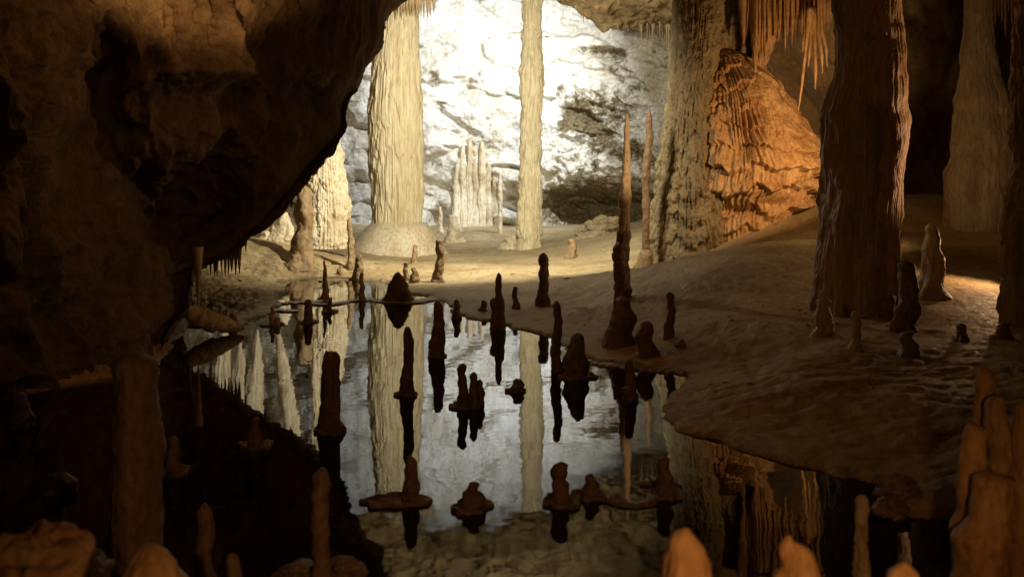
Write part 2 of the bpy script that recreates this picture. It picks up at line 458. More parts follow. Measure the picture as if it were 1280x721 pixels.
# ------------------------------------------------------------------ speleothem builders
def body_mesh(prof, nth, nz, dr=1.0, flute=0., fn=14, tier=0., th=.6, rough=0., rs=3., seed=0., squash=None, wob=0., fz=.35, warp=(.28, .16), gouge=(), org=None, pop=0., lean=0., ycurve=None):
    """A closed dripstone body. prof: (z, x_left, x_right) rows from bottom to top, local metres."""
    p = np.array(sorted(prof, key=lambda r: r[0]), float)
    # round the interpolation a little
    zz = np.linspace(p[0, 0], p[-1, 0], nz)
    xl = np.interp(zz, p[:, 0], p[:, 1]); xr = np.interp(zz, p[:, 0], p[:, 2])
    if len(p) > 3:
        k = max(1, nz//(len(p)*4)); ker = np.ones(2*k+1)/(2*k+1)
        f = lambda a: np.convolve(np.pad(a, k, mode='reflect', reflect_type='odd'), ker, 'valid')
        xl, xr = f(xl), f(xr)
    xc = (xl+xr)/2; hw = np.maximum((xr-xl)/2, 1e-4)
    t = np.linspace(0, 2*math.pi, nth, endpoint=False)[None, :]
    Zg = zz[:, None]+0*t; hwg = hw[:, None]+0*t
    cxn, syn = np.cos(t), np.sin(t)
    d = 0
    if flute:
        d = d+flute*(ridged(cxn*fn/6.28+seed, syn*fn/6.28, Zg*fz+seed, 2)-.5)*(.5+.9*np.clip(.5+pn(cxn*1.3+seed, syn*1.3, Zg*1.2), 0, 1))
    if tier:
        ph = Zg/th+warp[0]*pn(cxn*2.2+seed, syn*2.2, Zg*.5)+warp[1]*pn(cxn*6+seed, syn*6, Zg*.7)+.25*warp[1]*pn(cxn*19+seed, syn*19, Zg*.7)+seed
        fr = ph-np.floor(ph)                                        # each tier: undercut foot, swollen shoulder
        prof_t = np.where(fr < .18, fr/.18, 1-(fr-.18)/.82*.8)
        d = d+tier*(prof_t-.55)*(.6+.6*np.clip(.5+pn(cxn*2+seed, syn*2, np.floor(ph)*3.1), 0, 1))
    R = hwg*(1+d)
    if rough:
        R = R+rough*fbm(cxn*hwg*rs+seed*7, syn*hwg*rs, Zg*rs*.8, 4)*np.minimum(1, hwg/(rough*3+1e-6))
    if pop:
        R = R+pop*billow(cxn*hwg*2.4+seed, syn*hwg*2.4, Zg*2.0, 4, .6)
    for (gu, gv, gsu, gsv, ga) in gouge:                     # hollows on the side that faces the hall
        xx = xc[:, None]+R*cxn+org[0]; zz2 = Zg+org[2]
        pu, pv = 640+F*xx/org[1], VH-F*(zz2-H)/org[1]
        R = R+np.where(syn < .2, ga*np.exp(-((pu-gu)/gsu)**2-((pv-gv)/gsv)**2), 0)
    wx = wob*pn(Zg*1.1+seed, 3.3, 1.1); wy = wob*pn(Zg*1.1+seed, 8.3, 4.1)+lean*np.maximum(Zg, 0)
    if ycurve is not None: wy = wy+np.interp(Zg, ycurve[0], ycurve[1])
    Vv = np.stack([xc[:, None]+R*cxn+wx, R*dr*syn+wy, Zg], -1)
    return grid_mesh('dripstone', Vv, wrap=True, cap=True)


def px_prof(rows_, Y, x0, z0):
    return [(Z(v, Y)-z0, X(l, Y)-x0, X(r, Y)-x0) for v, l, r in rows_]


def stalag_prof(h, w, below=.25, taper=.35, flare=.35, seed=0, lump=.12, tip=.10):
    r = []
    ts = np.linspace(0, 1, 26)
    for i, t in enumerate(ts):
        k = 1-taper*t
        k *= 1+lump*float(pn(t*4.2+seed, seed*1.7, .5))*2+lump*.35*math.sin(seed+t*17)
        if t > 1-tip: k *= math.sqrt(max(0, 1-((t-1+tip)/tip)**2))
        k += flare*math.exp(-t*h/(w*.9+1e-6))
        c = min(.16, lump*2.2)*w*float(pn(t*2.3+seed, 7.7, seed))*2
        r.append((t*h, c-w*k/2, c+w*k/2))
    r.insert(0, (-below, r[0][1]*1.15, r[0][2]*1.15))
    r[-1] = (h, r[-2][1]*.3, r[-2][2]*.3)
    return r


def rim_mesh(R, thick=.05, seed=0., sx=1., sy=1., dx=0., dy=0.):
    nt_ = 56
    t = np.linspace(0, 2*math.pi, nt_, endpoint=False)[None, :]
    pr = [(.02, .012), (.55, .012), (.80, .016), (.90, .036), (.97, .034), (1.0, .018), (.985, -.2*thick), (.93, -.7*thick), (.6, -thick), (.02, -thick)]
    k = 1+.27*pn(np.cos(t)*1.1+seed, np.sin(t)*1.1, seed)*2+.10*pn(np.cos(t)*3.4+seed, np.sin(t)*3.4, seed)*2
    rr = np.array([a for a, _ in pr])[:, None]; zz = np.array([b for _, b in pr])[:, None]
    zz = zz*(1+.5*pn(np.cos(t)*2+seed, np.sin(t)*2, 5.))
    return grid_mesh('rim', np.stack([rr*k*R*sx*np.cos(t)+dx, rr*k*R*sy*np.sin(t)+dy, zz+0*t], -1), wrap=True, cap=True)


def tube_mesh(pts, rad, n=10, seed=0, nz=40):
    p = smooth_poly(pts, nz); r = np.interp(np.linspace(0, 1, nz), np.linspace(0, 1, len(rad)), rad)
    tg = np.gradient(p, axis=0); tg /= np.linalg.norm(tg, axis=1)[:, None]
    a = np.cross(tg, np.array([0, 1., .1])); a /= np.linalg.norm(a, axis=1)[:, None]; b = np.cross(tg, a)
    t = np.linspace(0, 2*math.pi, n, endpoint=False)
    R = r[:, None]*(1+.25*pn(np.cos(t)[None]+seed, np.sin(t)[None], np.arange(nz)[:, None]*.35))
    V = p[:, None]+R[..., None]*(np.cos(t)[None, :, None]*a[:, None]+np.sin(t)[None, :, None]*b[:, None])
    return grid_mesh('tube', V, wrap=True, cap=True)


def ribbon_mesh(pts, width, thick, seed):
    p = smooth_poly([(a, b, 0) for a, b in pts], 90)
    tg = np.gradient(p, axis=0); tg /= np.linalg.norm(tg, axis=1)[:, None]
    nx = np.stack([-tg[:, 1], tg[:, 0]], -1)
    ends = np.sqrt(np.clip(np.minimum(np.arange(90), 89-np.arange(90))/9, 0.02, 1))
    w = width*ends*(1+.7*pn(np.arange(90)*.14, seed, 2.))
    pr = [(-.5, .0), (-.47, .022), (-.2, .03), (.2, .026), (.46, .024), (.5, 0), (.46, -thick*.5), (0, -thick), (-.46, -thick*.5)]
    V = np.zeros((90, len(pr), 3))
    for j, (a, b) in enumerate(pr):
        V[:, j, 0] = p[:, 0]+nx[:, 0]*a*w; V[:, j, 1] = p[:, 1]+nx[:, 1]*a*w
        V[:, j, 2] = b*(1+.6*pn(np.arange(90)*.2+j, seed, 7.))
    return grid_mesh('ribbon', V, wrap=True, cap=True)


seed_n = [1.0]


def nseed():
    seed_n[0] += 1.37
    return seed_n[0]


def stalagmite(u, vt, vb, w, mat, label, Y=None, rim=0, plate=None, extra=(), group=None, taper=.35, lump=.07, flare=.35, water=True, tip=.08,
               name='stalagmite', nth=40, nz=70, rough=.15, cat='stalagmite', flute=.08):
    """u, top row, foot row and width in photo pixels; stands on the water bed or on the ground."""
    if Y is None:
        Y = depth(vb) if water else ground_hit(u, vb)
    x0 = X(u, Y); s = Y/F
    g = gz(x0, Y)
    zb = 0. if water else Z(vb, Y)
    top = Z(vt, Y)-zb
    below = max(.06, zb-g+.12)
    multi = rim or plate or extra
    root = None
    if multi:
        root = empty(name, (x0, Y, zb)); tag(root, label, cat, group)
    sd = nseed()
    me = body_mesh(stalag_prof(top, w*s, below, taper, flare, sd, lump, tip), nth, nz, 1., flute, 9, .055, max(.05, w*s*1.5), rough*w*s*1.6, 1.6/(w*s), sd)
    if multi: o = link('shaft', me, mat, root)
    else:
        o = link(name, me, mat, None, (x0, Y, zb)); tag(o, label, cat, group)
    for (du, vt2, vb2, w2) in extra:
        Y2 = Y*(1-.0)-(vb2-vb)*Y*Y/(F*H)
        sd = nseed()
        z2 = (Z(vt2, Y2)-zb); b2 = below+.05
        m2 = body_mesh(stalag_prof(z2, w2*s, b2, .2, .2, sd, .12, .12), 32, 50, 1., .07, 9, .08, w2*s, .09*w2*s, 1.6/(w2*s), sd)
        link('side_shaft', m2, mat, root, (X(u+du, Y2)-x0, Y2-Y, 0))
    if rim:
        link('calcite_rim', rim_mesh(rim*s/2, .07, nseed()), M['rim'], root)
    if plate:
        pu, pw, asp = plate
        link('calcite_rim', rim_mesh(pw*s/2, .06, nseed(), 1, asp, (pu-u)*s, 0), M['rim'], root)
    return root or o


POOL = 'dark stalagmites standing in the pool'
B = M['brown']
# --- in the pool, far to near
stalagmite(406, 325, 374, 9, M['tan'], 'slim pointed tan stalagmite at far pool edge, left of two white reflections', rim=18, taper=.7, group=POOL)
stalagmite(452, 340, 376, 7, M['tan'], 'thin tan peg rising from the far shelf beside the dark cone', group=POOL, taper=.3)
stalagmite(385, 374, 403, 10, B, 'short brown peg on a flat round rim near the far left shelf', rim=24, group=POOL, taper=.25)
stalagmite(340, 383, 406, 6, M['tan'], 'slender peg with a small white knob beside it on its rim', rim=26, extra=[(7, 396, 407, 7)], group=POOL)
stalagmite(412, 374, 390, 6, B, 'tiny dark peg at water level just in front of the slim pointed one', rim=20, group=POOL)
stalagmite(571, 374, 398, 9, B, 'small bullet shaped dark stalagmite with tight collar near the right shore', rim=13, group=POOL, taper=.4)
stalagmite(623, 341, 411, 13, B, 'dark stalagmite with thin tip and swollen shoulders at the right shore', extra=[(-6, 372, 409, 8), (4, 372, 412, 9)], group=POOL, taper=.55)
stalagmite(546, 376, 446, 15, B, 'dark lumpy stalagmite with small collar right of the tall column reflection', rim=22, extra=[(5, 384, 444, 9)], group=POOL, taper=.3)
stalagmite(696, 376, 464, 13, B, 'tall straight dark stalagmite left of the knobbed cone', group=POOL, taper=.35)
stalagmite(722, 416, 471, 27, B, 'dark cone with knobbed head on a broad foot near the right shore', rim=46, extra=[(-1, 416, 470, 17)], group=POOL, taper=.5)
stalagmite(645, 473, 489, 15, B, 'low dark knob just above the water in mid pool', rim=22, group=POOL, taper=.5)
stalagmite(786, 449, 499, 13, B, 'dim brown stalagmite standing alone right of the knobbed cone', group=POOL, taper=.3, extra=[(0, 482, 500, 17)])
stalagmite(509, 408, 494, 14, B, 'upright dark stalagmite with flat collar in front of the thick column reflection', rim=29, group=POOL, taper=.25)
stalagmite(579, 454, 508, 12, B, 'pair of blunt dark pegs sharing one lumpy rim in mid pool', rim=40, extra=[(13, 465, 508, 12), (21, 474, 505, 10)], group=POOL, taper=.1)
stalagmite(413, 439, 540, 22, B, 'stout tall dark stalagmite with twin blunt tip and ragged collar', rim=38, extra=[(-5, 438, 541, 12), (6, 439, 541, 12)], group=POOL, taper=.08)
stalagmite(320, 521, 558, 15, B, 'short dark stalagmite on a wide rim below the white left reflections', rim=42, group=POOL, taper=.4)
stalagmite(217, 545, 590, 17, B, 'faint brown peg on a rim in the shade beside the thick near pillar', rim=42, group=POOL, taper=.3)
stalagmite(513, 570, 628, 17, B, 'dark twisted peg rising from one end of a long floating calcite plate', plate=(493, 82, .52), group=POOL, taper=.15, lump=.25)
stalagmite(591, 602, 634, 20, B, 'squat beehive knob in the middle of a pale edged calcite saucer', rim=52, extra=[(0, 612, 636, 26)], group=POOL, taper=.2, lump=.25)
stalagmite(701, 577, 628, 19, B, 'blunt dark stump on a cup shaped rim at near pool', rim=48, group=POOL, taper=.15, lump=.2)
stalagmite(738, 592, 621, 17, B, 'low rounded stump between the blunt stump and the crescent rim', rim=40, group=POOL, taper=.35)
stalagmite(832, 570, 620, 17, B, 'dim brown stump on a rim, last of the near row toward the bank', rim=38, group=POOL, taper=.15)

# --- on the far floor
FLOOR = 'small stalagmites on the pale far floor'
T = M['tan']
for (u, vt, vb, w, tp, lb) in [
    (379, 232, 333, 24, .3, 'stout leaning tan stalagmite in front of the white beehive column'),
    (367, 318, 338, 14, .5, 'small lump at the foot of the stout leaning stalagmite'),
    (438, 272, 336, 9, .45, 'thin tapered tan stalagmite left of the mound under the thick column'),
    (449, 318, 349, 13, .6, 'short pointed tan stalagmite in front of the pale mound'),
    (426, 332, 343, 8, .6, 'tiny pointed nub on the shelf left of the short pointed one'),
    (519, 306, 330, 7, .3, 'thin tan peg standing at the right foot of the pale mound'),
    (508, 327, 350, 7, .4, 'small peg just behind the dark cone on its left'),
    (518, 334, 352, 10, .5, 'short peg just behind the dark cone on its right'),
    (549, 298, 352, 11, .2, 'leaning brown tan stalagmite alone on the pale floor'),
    (604, 375, 388, 8, .5, 'tiny dark bud on the shore of the pool'),
    (644, 358, 386, 8, .3, 'little dark finger on the shore right of the swollen shouldered one'),
    (680, 316, 382, 13, .25, 'tall dark rounded stalagmite on the shore below the slim column'),
    (715, 298, 322, 11, .1, 'crooked pale stump on the floor right of the slim column'),
    (568, 268, 302, 19, .6, 'bright white cone at the foot of the white wall'),
    (551, 258, 292, 6, .4, 'thin white peg beside the dark opening in the wall'),
    (642, 293, 309, 20, .5, 'low white lump at the foot of the slim column'),
    (291, 391, 404, 12, .7, 'small brown spike on the left bank beside the pale rock bar')]:
    m = M['white'] if 'white' in lb.split()[:2] else (B if 'dark' in lb.split()[:2] else M['bark'])
    stalagmite(u, vt, vb, w, m, lb, water=False, group=FLOOR, taper=tp)
stalagmite(498, 340, 376, 36, B, 'broad dark cone with round tip on the rim of the far shelf', Y=depth(376), taper=.8, flare=.12, lump=.012, tip=.25)

# --- white group behind the overhang
for (u, vt, vb, w, lb) in [(352, 264, 300, 20, 'white pointed stalagmite behind the overhang, tallest of its cluster'),
                           (362, 276, 303, 16, 'white stalagmite leaning on the tallest of the cluster'),
                           (343, 280, 303, 18, 'short white stalagmite on the sloping left bank'),
                           (334, 288, 304, 20, 'lowest white hump half hidden by the overhang')]:
    stalagmite(u, vt, vb, w, M['white'], lb, Y=31, water=False, group='white stalagmites behind the overhang', taper=.6)

# --- right of the pool
RIGHT = 'stalagmites on the dim right bank'
for (u, vt, vb, w, tp, mm, lb) in [
    (808, 401, 446, 21, .35, B, 'thick brown stump right of the tall candle foot'),
    (837, 365, 424, 11, .2, B, 'thin dark peg on the bank behind the thick stump'),
    (851, 424, 435, 12, .6, B, 'tiny dark bud on the bank beside the thin peg'),
    (1030, 372, 418, 20, .3, T, 'dark lumpy stump at the left foot of the great column'),
    (1070, 388, 440, 12, .2, T, 'pale dull peg in front of the great column'),
    (1110, 368, 396, 17, .4, B, 'low dark knob at the right foot of the great column'),
    (1132, 325, 410, 25, .25, B, 'dark round topped stalagmite right of the great column'),
    (1136, 413, 443, 19, .4, B, 'small dark stump directly before the dark round topped one'),
    (1165, 279, 375, 30, .5, M['bigcol'], 'side lit ochre stalagmite with glowing rough right edge'),
    (1203, 404, 425, 13, .4, B, 'small dark stub on the bank toward the right side'),
    (1258, 402, 421, 15, .5, B, 'small dark bump near the right edge pillar')]:
    stalagmite(u, vt, vb, w, mm, lb, water=False, group=RIGHT, taper=tp, lump=.05 if vt == 279 else .08)

# --- the two candles
Y = 19.5
c = empty('candle_stalagmite', (X(780, Y), Y, gz(X(780, Y), Y)))
tag(c, 'very tall candle stalagmite with dark wide foot and orange thin tip', 'stalagmite')
x0, z0 = c.location.x, c.location.z
link('shaft', body_mesh(px_prof([(142, 782, 784.5), (160, 780, 786.5), (190, 779, 787), (220, 777, 788), (238, 776, 789), (242, 774, 789), (270, 774, 788),
     (292, 773, 788)], Y, x0, z0), 48, 200, 1, .08, 8, .08, .3, .02, 6, 3.3, wob=.01), M['tan'], c)
link('foot', body_mesh(px_prof([(288, 772, 788), (300, 769, 787), (320, 766, 786), (340, 767, 787), (365, 768, 789), (385, 767, 792), (420, 764, 797)], Y, x0, z0),
     48, 120, 1, .1, 9, .14, .2, .04, 5, 4.4), B, c)
stalagmite(778, 371, 431, 34, B, 'dark thick stump standing before the tall candle', water=False, taper=.45, flare=.15, group=RIGHT, extra=[(-9, 388, 430, 14)])
Y = 28.0
c = empty('candle_stalagmite', (X(809, Y), Y, gz(X(809, Y), Y)))
tag(c, 'thin wavy candle stalagmite between the tall candle and the flowstone', 'stalagmite')
x0, z0 = c.location.x, c.location.z
link('shaft', body_mesh(px_prof([(134, 810, 812), (150, 808, 815), (180, 807, 816), (200, 805, 815), (230, 803, 812), (260, 803, 812), (290, 803, 812), (318, 802, 813)], Y, x0, z0),
     40, 200, 1, .08, 8, .12, .4, .03, 5, 5.3, wob=.03), B, c)
link('foot', body_mesh(px_prof([(312, 801, 814), (322, 797, 816), (334, 792, 816), (345, 790, 818)], Y, x0, z0), 40, 50, 1, .1, 9, .1, .3, .05, 4, 6.2), M['bark'], c)

# ------------------------------------------------------------------ columns
Y = 37.5
c = empty('column', (X(495, Y), Y, .2)); tag(c, 'thick pale fluted column standing on a smooth mound', 'column')
x0, z0 = c.location.x, .2
link('shaft', body_mesh(px_prof([(-60, 474, 523), (12, 472, 522), (60, 468, 522), (110, 464, 525), (150, 462, 528), (200, 463, 528), (250, 465, 528), (285, 466, 527)], Y, x0, z0),
     360, 300, 1, .055, 58, .09, 1.7, .06, 1.4, 2.1, fz=.25, warp=(.8, .6)), M['column'], c)
link('base_mound', body_mesh(px_prof([(274, 474, 522), (278, 465, 530), (283, 458, 538), (292, 450, 544), (304, 442, 551), (316, 432, 560), (330, 418, 574)], Y, x0, z0),
     120, 70, 1, 0, 9, .0, 1, .05, .8, 3.1), M['white'], c)
Y = 38.5
c = empty('column', (X(663, Y), Y, .15)); tag(c, 'slim pale column with swollen joints rising before the white wall', 'column')
x0, z0 = c.location.x, .15
link('shaft', body_mesh(px_prof([(-20, 652, 678), (8, 653, 677), (35, 654, 676), (48, 652, 678), (52, 653, 677), (76, 652, 678), (88, 649, 680), (110, 650, 679), (130, 652, 677),
                        (155, 651, 676), (185, 650, 677), (205, 650, 675), (225, 649, 676), (248, 650, 676), (254, 647, 677), (280, 647, 677), (312, 646, 677), (320, 646, 678)], Y, x0, z0),
     220, 420, 1, .07, 36, .17, 1.3, .06, 2.4, 7.7, fz=.5, warp=(.4, .35)), M['column'], c)
Y = 33.0
c = empty('column', (X(412, Y), Y, .6)); tag(c, 'white beehive shaped column half hidden by the overhang', 'column')
x0, z0 = c.location.x, .6
link('shaft', body_mesh(px_prof([(100, 398, 418), (160, 393, 422), (190, 388, 426), (220, 384, 431), (250, 382, 435), (280, 380, 437), (295, 378, 438), (310, 376, 440)], Y, x0, z0),
     260, 320, 1, .08, 40, .10, 1.0, .05, 3, 9.1, fz=.3, pop=.05), M['white'], c)
# great column on the right
Y = 16.6
c = empty('column', (X(1076, Y), Y, .45)); tag(c, 'great dark column on the right bank with one glowing orange side', 'column')
x0, z0 = c.location.x, .45
link('shaft', body_mesh(px_prof([(-40, 1047, 1122), (0, 1048, 1123), (40, 1047, 1124), (62, 1044, 1127), (100, 1040, 1128), (128, 1034, 1127), (150, 1029, 1130), (190, 1028, 1130),
                        (235, 1030, 1124), (262, 1028, 1122), (290, 1025, 1120), (330, 1022, 1119), (360, 1022, 1120), (385, 1020, 1122), (400, 1018, 1126)], Y, x0, z0),
     340, 420, .95, .05, 56, .05, 1.1, .08, 1.8, 1.9, fz=.3, warp=(.8, .5)), M['bigcol'], c)
pr = [(-40, 1092, 1126), (30, 1096, 1126), (42, 1092, 1130), (52, 1098, 1128), (62, 1090, 1131), (120, 1090, 1132), (134, 1092, 1130), (142, 1100, 1130), (152, 1100, 1134), (180, 1106, 1134),
      (200, 1102, 1130), (215, 1098, 1128), (235, 1104, 1128), (262, 1096, 1127), (285, 1104, 1124), (300, 1108, 1124), (335, 1108, 1124), (380, 1112, 1120)]
link('drapery', body_mesh([(a, b+.0, d_) for a, b, d_ in px_prof([(v_, l_-6, r_) for v_, l_, r_ in pr], Y-.5, x0, z0)], 240, 380, 1.0, .06, 34, .03, .9, .03, 3, 5.9, fz=.3), M['orange'], c).location.y = -.50
# far right column
Y = 25.5
c = empty('column', (X(1225, Y), Y, 1.4)); tag(c, 'dim brown column widening to a skirted base behind the right bank', 'column')
x0, z0 = c.location.x, 1.4
link('shaft', body_mesh(px_prof([(-50, 1208, 1236), (0, 1207, 1238), (60, 1203, 1242), (100, 1201, 1250), (120, 1198, 1258), (160, 1195, 1262), (200, 1190, 1266), (215, 1184, 1268), (255, 1183, 1266), (290, 1185, 1262)], Y, x0, z0),
     240, 260, .9, .06, 44, .10, 1.1, .06, 2, 4.2), M['bigcol'], c)
Y = 14.5
c = empty('column', (X(1282, Y), Y, .5)); tag(c, 'dark knobby pillar cut off by the right edge of the photo', 'column')
x0, z0 = c.location.x, .5
link('shaft', body_mesh(px_prof([(-40, 1272, 1330), (120, 1270, 1330), (215, 1268, 1330), (250, 1262, 1330), (285, 1254, 1330), (315, 1256, 1330), (350, 1258, 1330), (405, 1254, 1335)], Y, x0, z0),
     120, 240, .9, .12, 18, .12, .5, .06, 4, 6.6), M['bigcol'], c)
# thin white column at the back and the drapery on the wall
Y = 44.5
c = link('column', body_mesh(px_prof([(215, 623, 627), (240, 622, 628), (280, 622, 628), (312, 621, 629)], Y, X(625, Y), .3), 32, 90, 1, .08, 9, .08, .7, .03, 4, 8.1), M['white'], None, (X(625, Y), Y, .3))
tag(c, 'thin white pole of calcite in front of the white wall', 'column')
Y = 46.4
c = empty('flowstone_drapery', (X(596, Y), Y, .5)); tag(c, 'white folded drapery flowing down the back wall between the columns', 'flowstone')
x0 = c.location.x
for (l, r, vt, vb, s_) in [(566, 577, 205, 298, 4.), (574, 584, 182, 300, 1.), (582, 592, 176, 300, 2.), (590, 599, 188, 301, 5.), (597, 608, 178, 302, 3.), (606, 616, 200, 301, 6.), (614, 622, 222, 300, 7.)]:
    vs_ = np.linspace(vt, vb, 14); um = (l+r)/2; ys_ = []
    for vv in vs_:
        ys_.append(min(bw_y.ravel()[np.argmin((bw_u-um-du)**2+(bw_v-vv)**2)] for du in (-3, 0, 3)))
    ys_ = np.convolve(np.pad(ys_, 2, mode='edge'), np.ones(5)/5, 'valid')-.12+.12*np.linspace(1, -1, 14)
    zs_ = H+(VH-vs_)*ys_/F-.5
    ex = (Y/ys_)                                              # keep the fold's own width at its depth
    pr = [(zs_[q], (um-640)*ys_[q]/F-x0-(r-l)/2*Y/F*(.45+.55*min(1, q/4)), (um-640)*ys_[q]/F-x0+(r-l)/2*Y/F*(.45+.55*min(1, q/4))) for q in range(14)]
    link('fold', body_mesh(pr, 90, 160, .9, .12, 16, .05, 1.6, .12, 1.4, s_, wob=.06, ycurve=(zs_[::-1], ys_[::-1]-Y)), M['white'], c)

# flowstone cascade
Y = 30.5
c = empty('flowstone_cascade', (X(920, Y), Y, 1.0)); tag(c, 'huge tiered orange and tan flowstone mass right of the white wall', 'flowstone')
x0, z0 = c.location.x, 1.0
link('tiered_mass', body_mesh(px_prof([(62, 896, 918), (70, 882, 934), (84, 870, 952), (100, 864, 966), (130, 858, 988), (160, 846, 1006), (185, 840, 1020), (205, 836, 1027), (212, 834, 1030), (228, 836, 1022), (236, 832, 1030), (250, 836, 1010), (258, 832, 1018), (272, 836, 1000), (300, 832, 1002), (330, 830, 1004)], Y, x0, z0),
     640, 560, .85, .045, 90, .14, .62, .07, 1.0, 3.8, fz=.5, warp=(.75, .32), pop=.045, org=(x0, Y, z0), gouge=[(912, 178, 14, 24, -.55), (905, 262, 40, 8, -.5), (985, 235, 18, 8, -.35), (955, 255, 22, 6, -.3), (882, 140, 8, 60, .3), (940, 110, 30, 18, .25)]), M['orange'], c)
link('upper_mass', body_mesh(px_prof([(-40, 868, 965), (20, 868, 962), (50, 870, 955), (75, 872, 946), (110, 880, 936), (170, 886, 930)], Y+.2, x0, z0), 220, 200, .5, .05, 40, .04, .8, .14, 1.1, 5.2, pop=.16), M['pale'], c).location.y = .2
link('pale_drapery', body_mesh(px_prof([(-40, 842, 900), (20, 842, 902), (60, 840, 898), (100, 838, 890), (150, 833, 886), (185, 829, 888), (215, 824, 892), (250, 818, 898), (290, 812, 902), (330, 806, 906)], Y-1.2, x0, z0),
     460, 460, .9, .09, 44, .12, .7, .06, 1.4, 6.1, fz=.2, warp=(.8, .45), pop=.06), M['pale'], c).location.y = -1.2

# ------------------------------------------------------------------ foreground
WARM = M['orange']
FG = 'blurred stalagmites on the near ledge'
stalagmite(860, 660, 800, 62, WARM, 'blurred glowing orange stalagmite, brightest of the near ledge', Y=3.6, water=False, taper=.3, group=FG, tip=.3, lump=.05, nth=64)
stalagmite(990, 678, 800, 58, WARM, 'blurred orange stalagmite between the brightest one and the right corner', Y=3.7, water=False, taper=.4, group=FG, tip=.3, lump=.1, extra=[(-4, 669, 800, 26)], nth=64)
stalagmite(1131, 702, 800, 50, WARM, 'blurred orange tip barely rising over the lower frame edge', Y=3.5, water=False, taper=.4, group=FG, tip=.35, lump=.05, nth=64)
stalagmite(1078, 618, 720, 17, T, 'thin pale straight peg in the dark water before the right bank', Y=6.4, taper=.1, tip=.02, lump=.05)
stalagmite(182, 680, 820, 86, WARM, 'broad blurred orange knob in front of the thick dark pillar', Y=3.9, water=False, taper=.3, group=FG, tip=.35, lump=.08, nth=64)
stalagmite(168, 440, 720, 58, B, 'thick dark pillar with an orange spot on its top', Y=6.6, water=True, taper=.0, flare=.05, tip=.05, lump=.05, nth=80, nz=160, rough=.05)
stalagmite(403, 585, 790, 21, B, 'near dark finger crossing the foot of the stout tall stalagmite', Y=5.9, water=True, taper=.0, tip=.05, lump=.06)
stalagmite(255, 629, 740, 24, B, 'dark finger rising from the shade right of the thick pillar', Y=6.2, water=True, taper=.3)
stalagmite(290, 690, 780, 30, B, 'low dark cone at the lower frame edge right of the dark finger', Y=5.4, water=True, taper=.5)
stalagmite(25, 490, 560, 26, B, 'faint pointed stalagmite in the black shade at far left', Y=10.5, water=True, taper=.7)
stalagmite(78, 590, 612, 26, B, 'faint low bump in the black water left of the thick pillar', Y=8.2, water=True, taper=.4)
M['amber'] = rock('amber_calcite', [(.46, .29, .12), (.38, .22, .085), (.24, .13, .045)], 1.5, .4, .02, 1, .55, .35)
CL = 'brown stalagmites clustered at the lower right'
for (u, vt, vb, w, Yc, lb) in [(1229, 459, 640, 30, 6.6, 'tallest pointed tan stalagmite of the lower right cluster'),
                               (1249, 494, 645, 36, 6.3, 'middle rounded stalagmite leaning on the tallest of the cluster'),
                               (1282, 500, 650, 40, 6.2, 'stalagmite of the cluster cut off by the right frame edge'),
                               (1211, 528, 655, 38, 5.9, 'front rounded stalagmite at the left of the cluster'),
                               (1236, 590, 690, 60, 5.6, 'low broad brown base lump before the cluster')]:
    stalagmite(u, vt, vb, w, M['amber'], lb, Y=Yc, water=False, group=CL, taper=.3, flare=.15, lump=.08, nth=72, nz=110, rough=.06)


def boulder(name, u, v, Y, ru, rv, mat, label, cat='rock', group=None, dr=1., z=None):
    s = Y/F
    cxw, czw = X(u, Y), Z(v, Y)
    t = np.linspace(0, 2*math.pi, 72, endpoint=False)[None, :]; p = np.linspace(-math.pi/2+.03, math.pi/2-.03, 44)[:, None]
    nx, ny, nz_ = np.cos(p)*np.cos(t), np.cos(p)*np.sin(t), np.sin(p)+0*t
    sd = nseed()
    k = 1+.28*fbm(nx*1.3+sd, ny*1.3, nz_*1.3, 3)+.10*billow(nx*4+sd, ny*4, nz_*4, 3)
    o = link(name, grid_mesh(name, np.stack([nx*k*ru*s, ny*k*ru*s*dr, nz_*k*rv*s], -1), wrap=True, cap=True), mat, None, (cxw, Y, czw))
    return tag(o, label, cat, group)


boulder('boulder', 40, 742, 4.2, 84, 74, WARM, 'large blurred orange boulder in the lower left corner')
boulder('rock', 432, 712, 6.0, 26, 14, M['rim'], 'pale edged stone at the lower frame edge beside the near finger')
boulder('rock', 372, 716, 6.0, 30, 12, M['rim'], 'flat stone at the lower frame edge left of the near finger')
boulder('rock', 1120, 612, 8.0, 24, 20, M['rim'], 'grey lump where the right bank ends at the dark water')
boulder('rock', 1112, 636, 7.6, 22, 12, M['rim'], 'small grey stone in the water under the grey lump')
for i, (u, v, ru, rv, lb) in enumerate([(727, 290, 9, 6, 'pale angular block, leftmost of the rubble under the wall'),
                           (738, 281, 7, 6, 'pale block perched on the rubble behind the angular one'),
                           (754, 285, 18, 6, 'long pale slab lying across the rubble under the wall'),
                           (752, 275, 10, 6, 'pale block behind the long slab'),
                           (768, 275, 9, 5, 'pale block at the right end of the rubble'),
                           (745, 298, 26, 9, 'broad tan rubble heap stone under the long slab')]):
    boulder('rock', u, v, 40.5-(.8 if i == 5 else 0), ru, rv, M['stone'], lb, group='pale rubble blocks under the back wall')
# pale bar of crusted rock on the left shore
p0, p1 = (X(226, 16.8), 16.8, Z(384, 16.8)), (X(304, 17.2), 17.2, Z(410, 17.2))
me = tube_mesh([p0, (X(240, 16.8), 16.8, Z(392, 16.8)), (X(268, 16.9), 16.9, Z(404, 16.9)), p1], [.09, .16, .17, .12, .05], 20, 3)
tag(link('rock', me, M['stone']), 'long pale crusted bar of rock sloping into the pool at left', 'rock')

